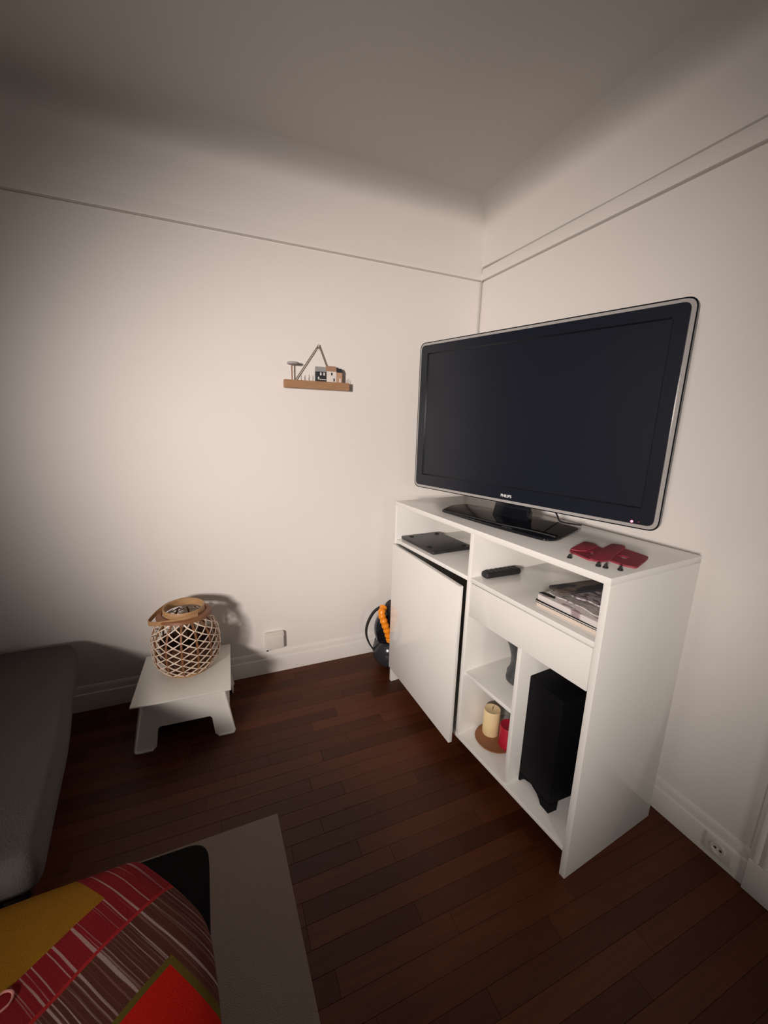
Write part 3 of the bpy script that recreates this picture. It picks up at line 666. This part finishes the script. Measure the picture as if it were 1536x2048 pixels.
tag(fin(bm, 'rug', 'rug'), 'plain grey brown rug with straight edges under the black table', 'rug')
tb = thing('low_table', 'low black table with rounded corner standing on the grey rug under the patchwork cushion', 'table', (-1.93, -1.6, .009))
tp = round_poly([(-2.28, -2.02), (-1.596, -2.02), (-1.607, -1.188), (-2.28, -1.186)], .055, 8); tp = [(x + 1.93, y + 1.6) for x, y in tp]
bm = B(); prism(bm, tp, .262, .291, .004); fin(bm, 'table_top', 'table_black', tb)
for x_, y_ in ((-.29, .34), (.26, .34), (-.29, -.36), (.27, -.36)):
    bm = B(); box(bm, (x_ - .02, y_ - .02, 0), (x_ + .02, y_ + .02, .262), .003, 1); fin(bm, 'leg', 'black_matte', tb)
# cushion: local x along the seam, local y across it
QA = math.atan2(-.655, -.755); QO = Vector((-1.762, -1.240, .300)); QM = Matrix.Translation(QO) @ Matrix.Rotation(QA, 4, 'Z'); QI = QM.inverted()
q_out = round_poly([(-2.32, -1.245), (-2.04, -1.228), (-1.768, -1.222), (-1.683, -1.318), (-1.603, -1.425), (-1.581, -1.60), (-1.575, -1.80), (-1.62, -1.97), (-2.30, -1.97)], [.06, .1, .03, .05, .06, .1, .1, .06, .06], 6)
ctr = Vector((-1.90, -1.60)); NRG = 14
def qz(s_): return .052 * max(0, 1 - s_ ** 3.2) ** .55
bm = B(); top = []; bot = []
for k in range(NRG + 1):
    s_ = math.sin(math.pi / 2 * k / NRG) if k else .0
    if k == 0: continue
    rt, rb = [], []
    for x, y in q_out:
        p = ctr + (Vector((x, y)) - ctr) * s_; wr = .003 * math.sin(p.x * 31 + p.y * 17) * (1 - s_) + .002 * math.sin(p.x * 55 - p.y * 43) * (1 - s_)
        rt.append(bm.verts.new(QI @ Vector((p.x, p.y, .300 + .046 + qz(s_) + wr)))); rb.append(bm.verts.new(QI @ Vector((p.x, p.y, .300 + .046 - .045 * max(0, 1 - s_ ** 4) ** .5))))
    top.append(rt); bot.append(rb)
bmesh.ops.remove_doubles(bm, verts=[v_ for v_ in bm.verts if v_ in set(top[-1]) | set(bot[-1])], dist=1e-5)
K = len(q_out)
top[-1] = [v_ if v_.is_valid else None for v_ in top[-1]]; bot[-1] = [v_ if v_.is_valid else None for v_ in bot[-1]]
rim_ = [a if a is not None else b for a, b in zip(top[-1], bot[-1])]; top[-1] = rim_; bot[-1] = rim_
for lay in (top, bot):
    for a, b in zip(lay, lay[1:]):
        for k in range(K): bm.faces.new((a[k], a[(k + 1) % K], b[(k + 1) % K], b[k]))
    bm.faces.new(lay[0])
cu = thing('patchwork_cushion', 'patchwork cushion in yellow, striped red and orange red on the black table', 'cushion', QO, QA)
fin(bm, 'cover', 'patch', cu, angle=80)
# printed swirl on the cover
def ctop(x, y):
    d = Vector((x, y)) - ctr; best = None
    for k in range(K):
        a, b = Vector(q_out[k]) - ctr, Vector(q_out[(k + 1) % K]) - ctr
        den = d.x * (b - a).y - d.y * (b - a).x
        if abs(den) < 1e-9: continue
        tt = (a.x * (b - a).y - a.y * (b - a).x) / den; uu = (a.x * d.y - a.y * d.x) / den
        if tt > 0 and -1e-6 <= uu <= 1 + 1e-6: best = tt if best is None else min(best, tt)
    s_ = 1 / best if best else 1
    return .346 + qz(min(1, s_)) + .0022
sw = [(-1.966, -1.455), (-1.952, -1.440), (-1.936, -1.446), (-1.934, -1.462), (-1.947, -1.472), (-1.958, -1.478), (-1.962, -1.466)]
bm = B(); tube(bm, [QI @ Vector((x, y, ctop(x, y))) for x, y in [tuple(p)[:2] for p in spline([(a, b, 0) for a, b in sw], 6)]], .0022, 6)
fin(bm, 'swirl_stitch', mat('pink_stitch', (.50, .20, .18), .9), cu)
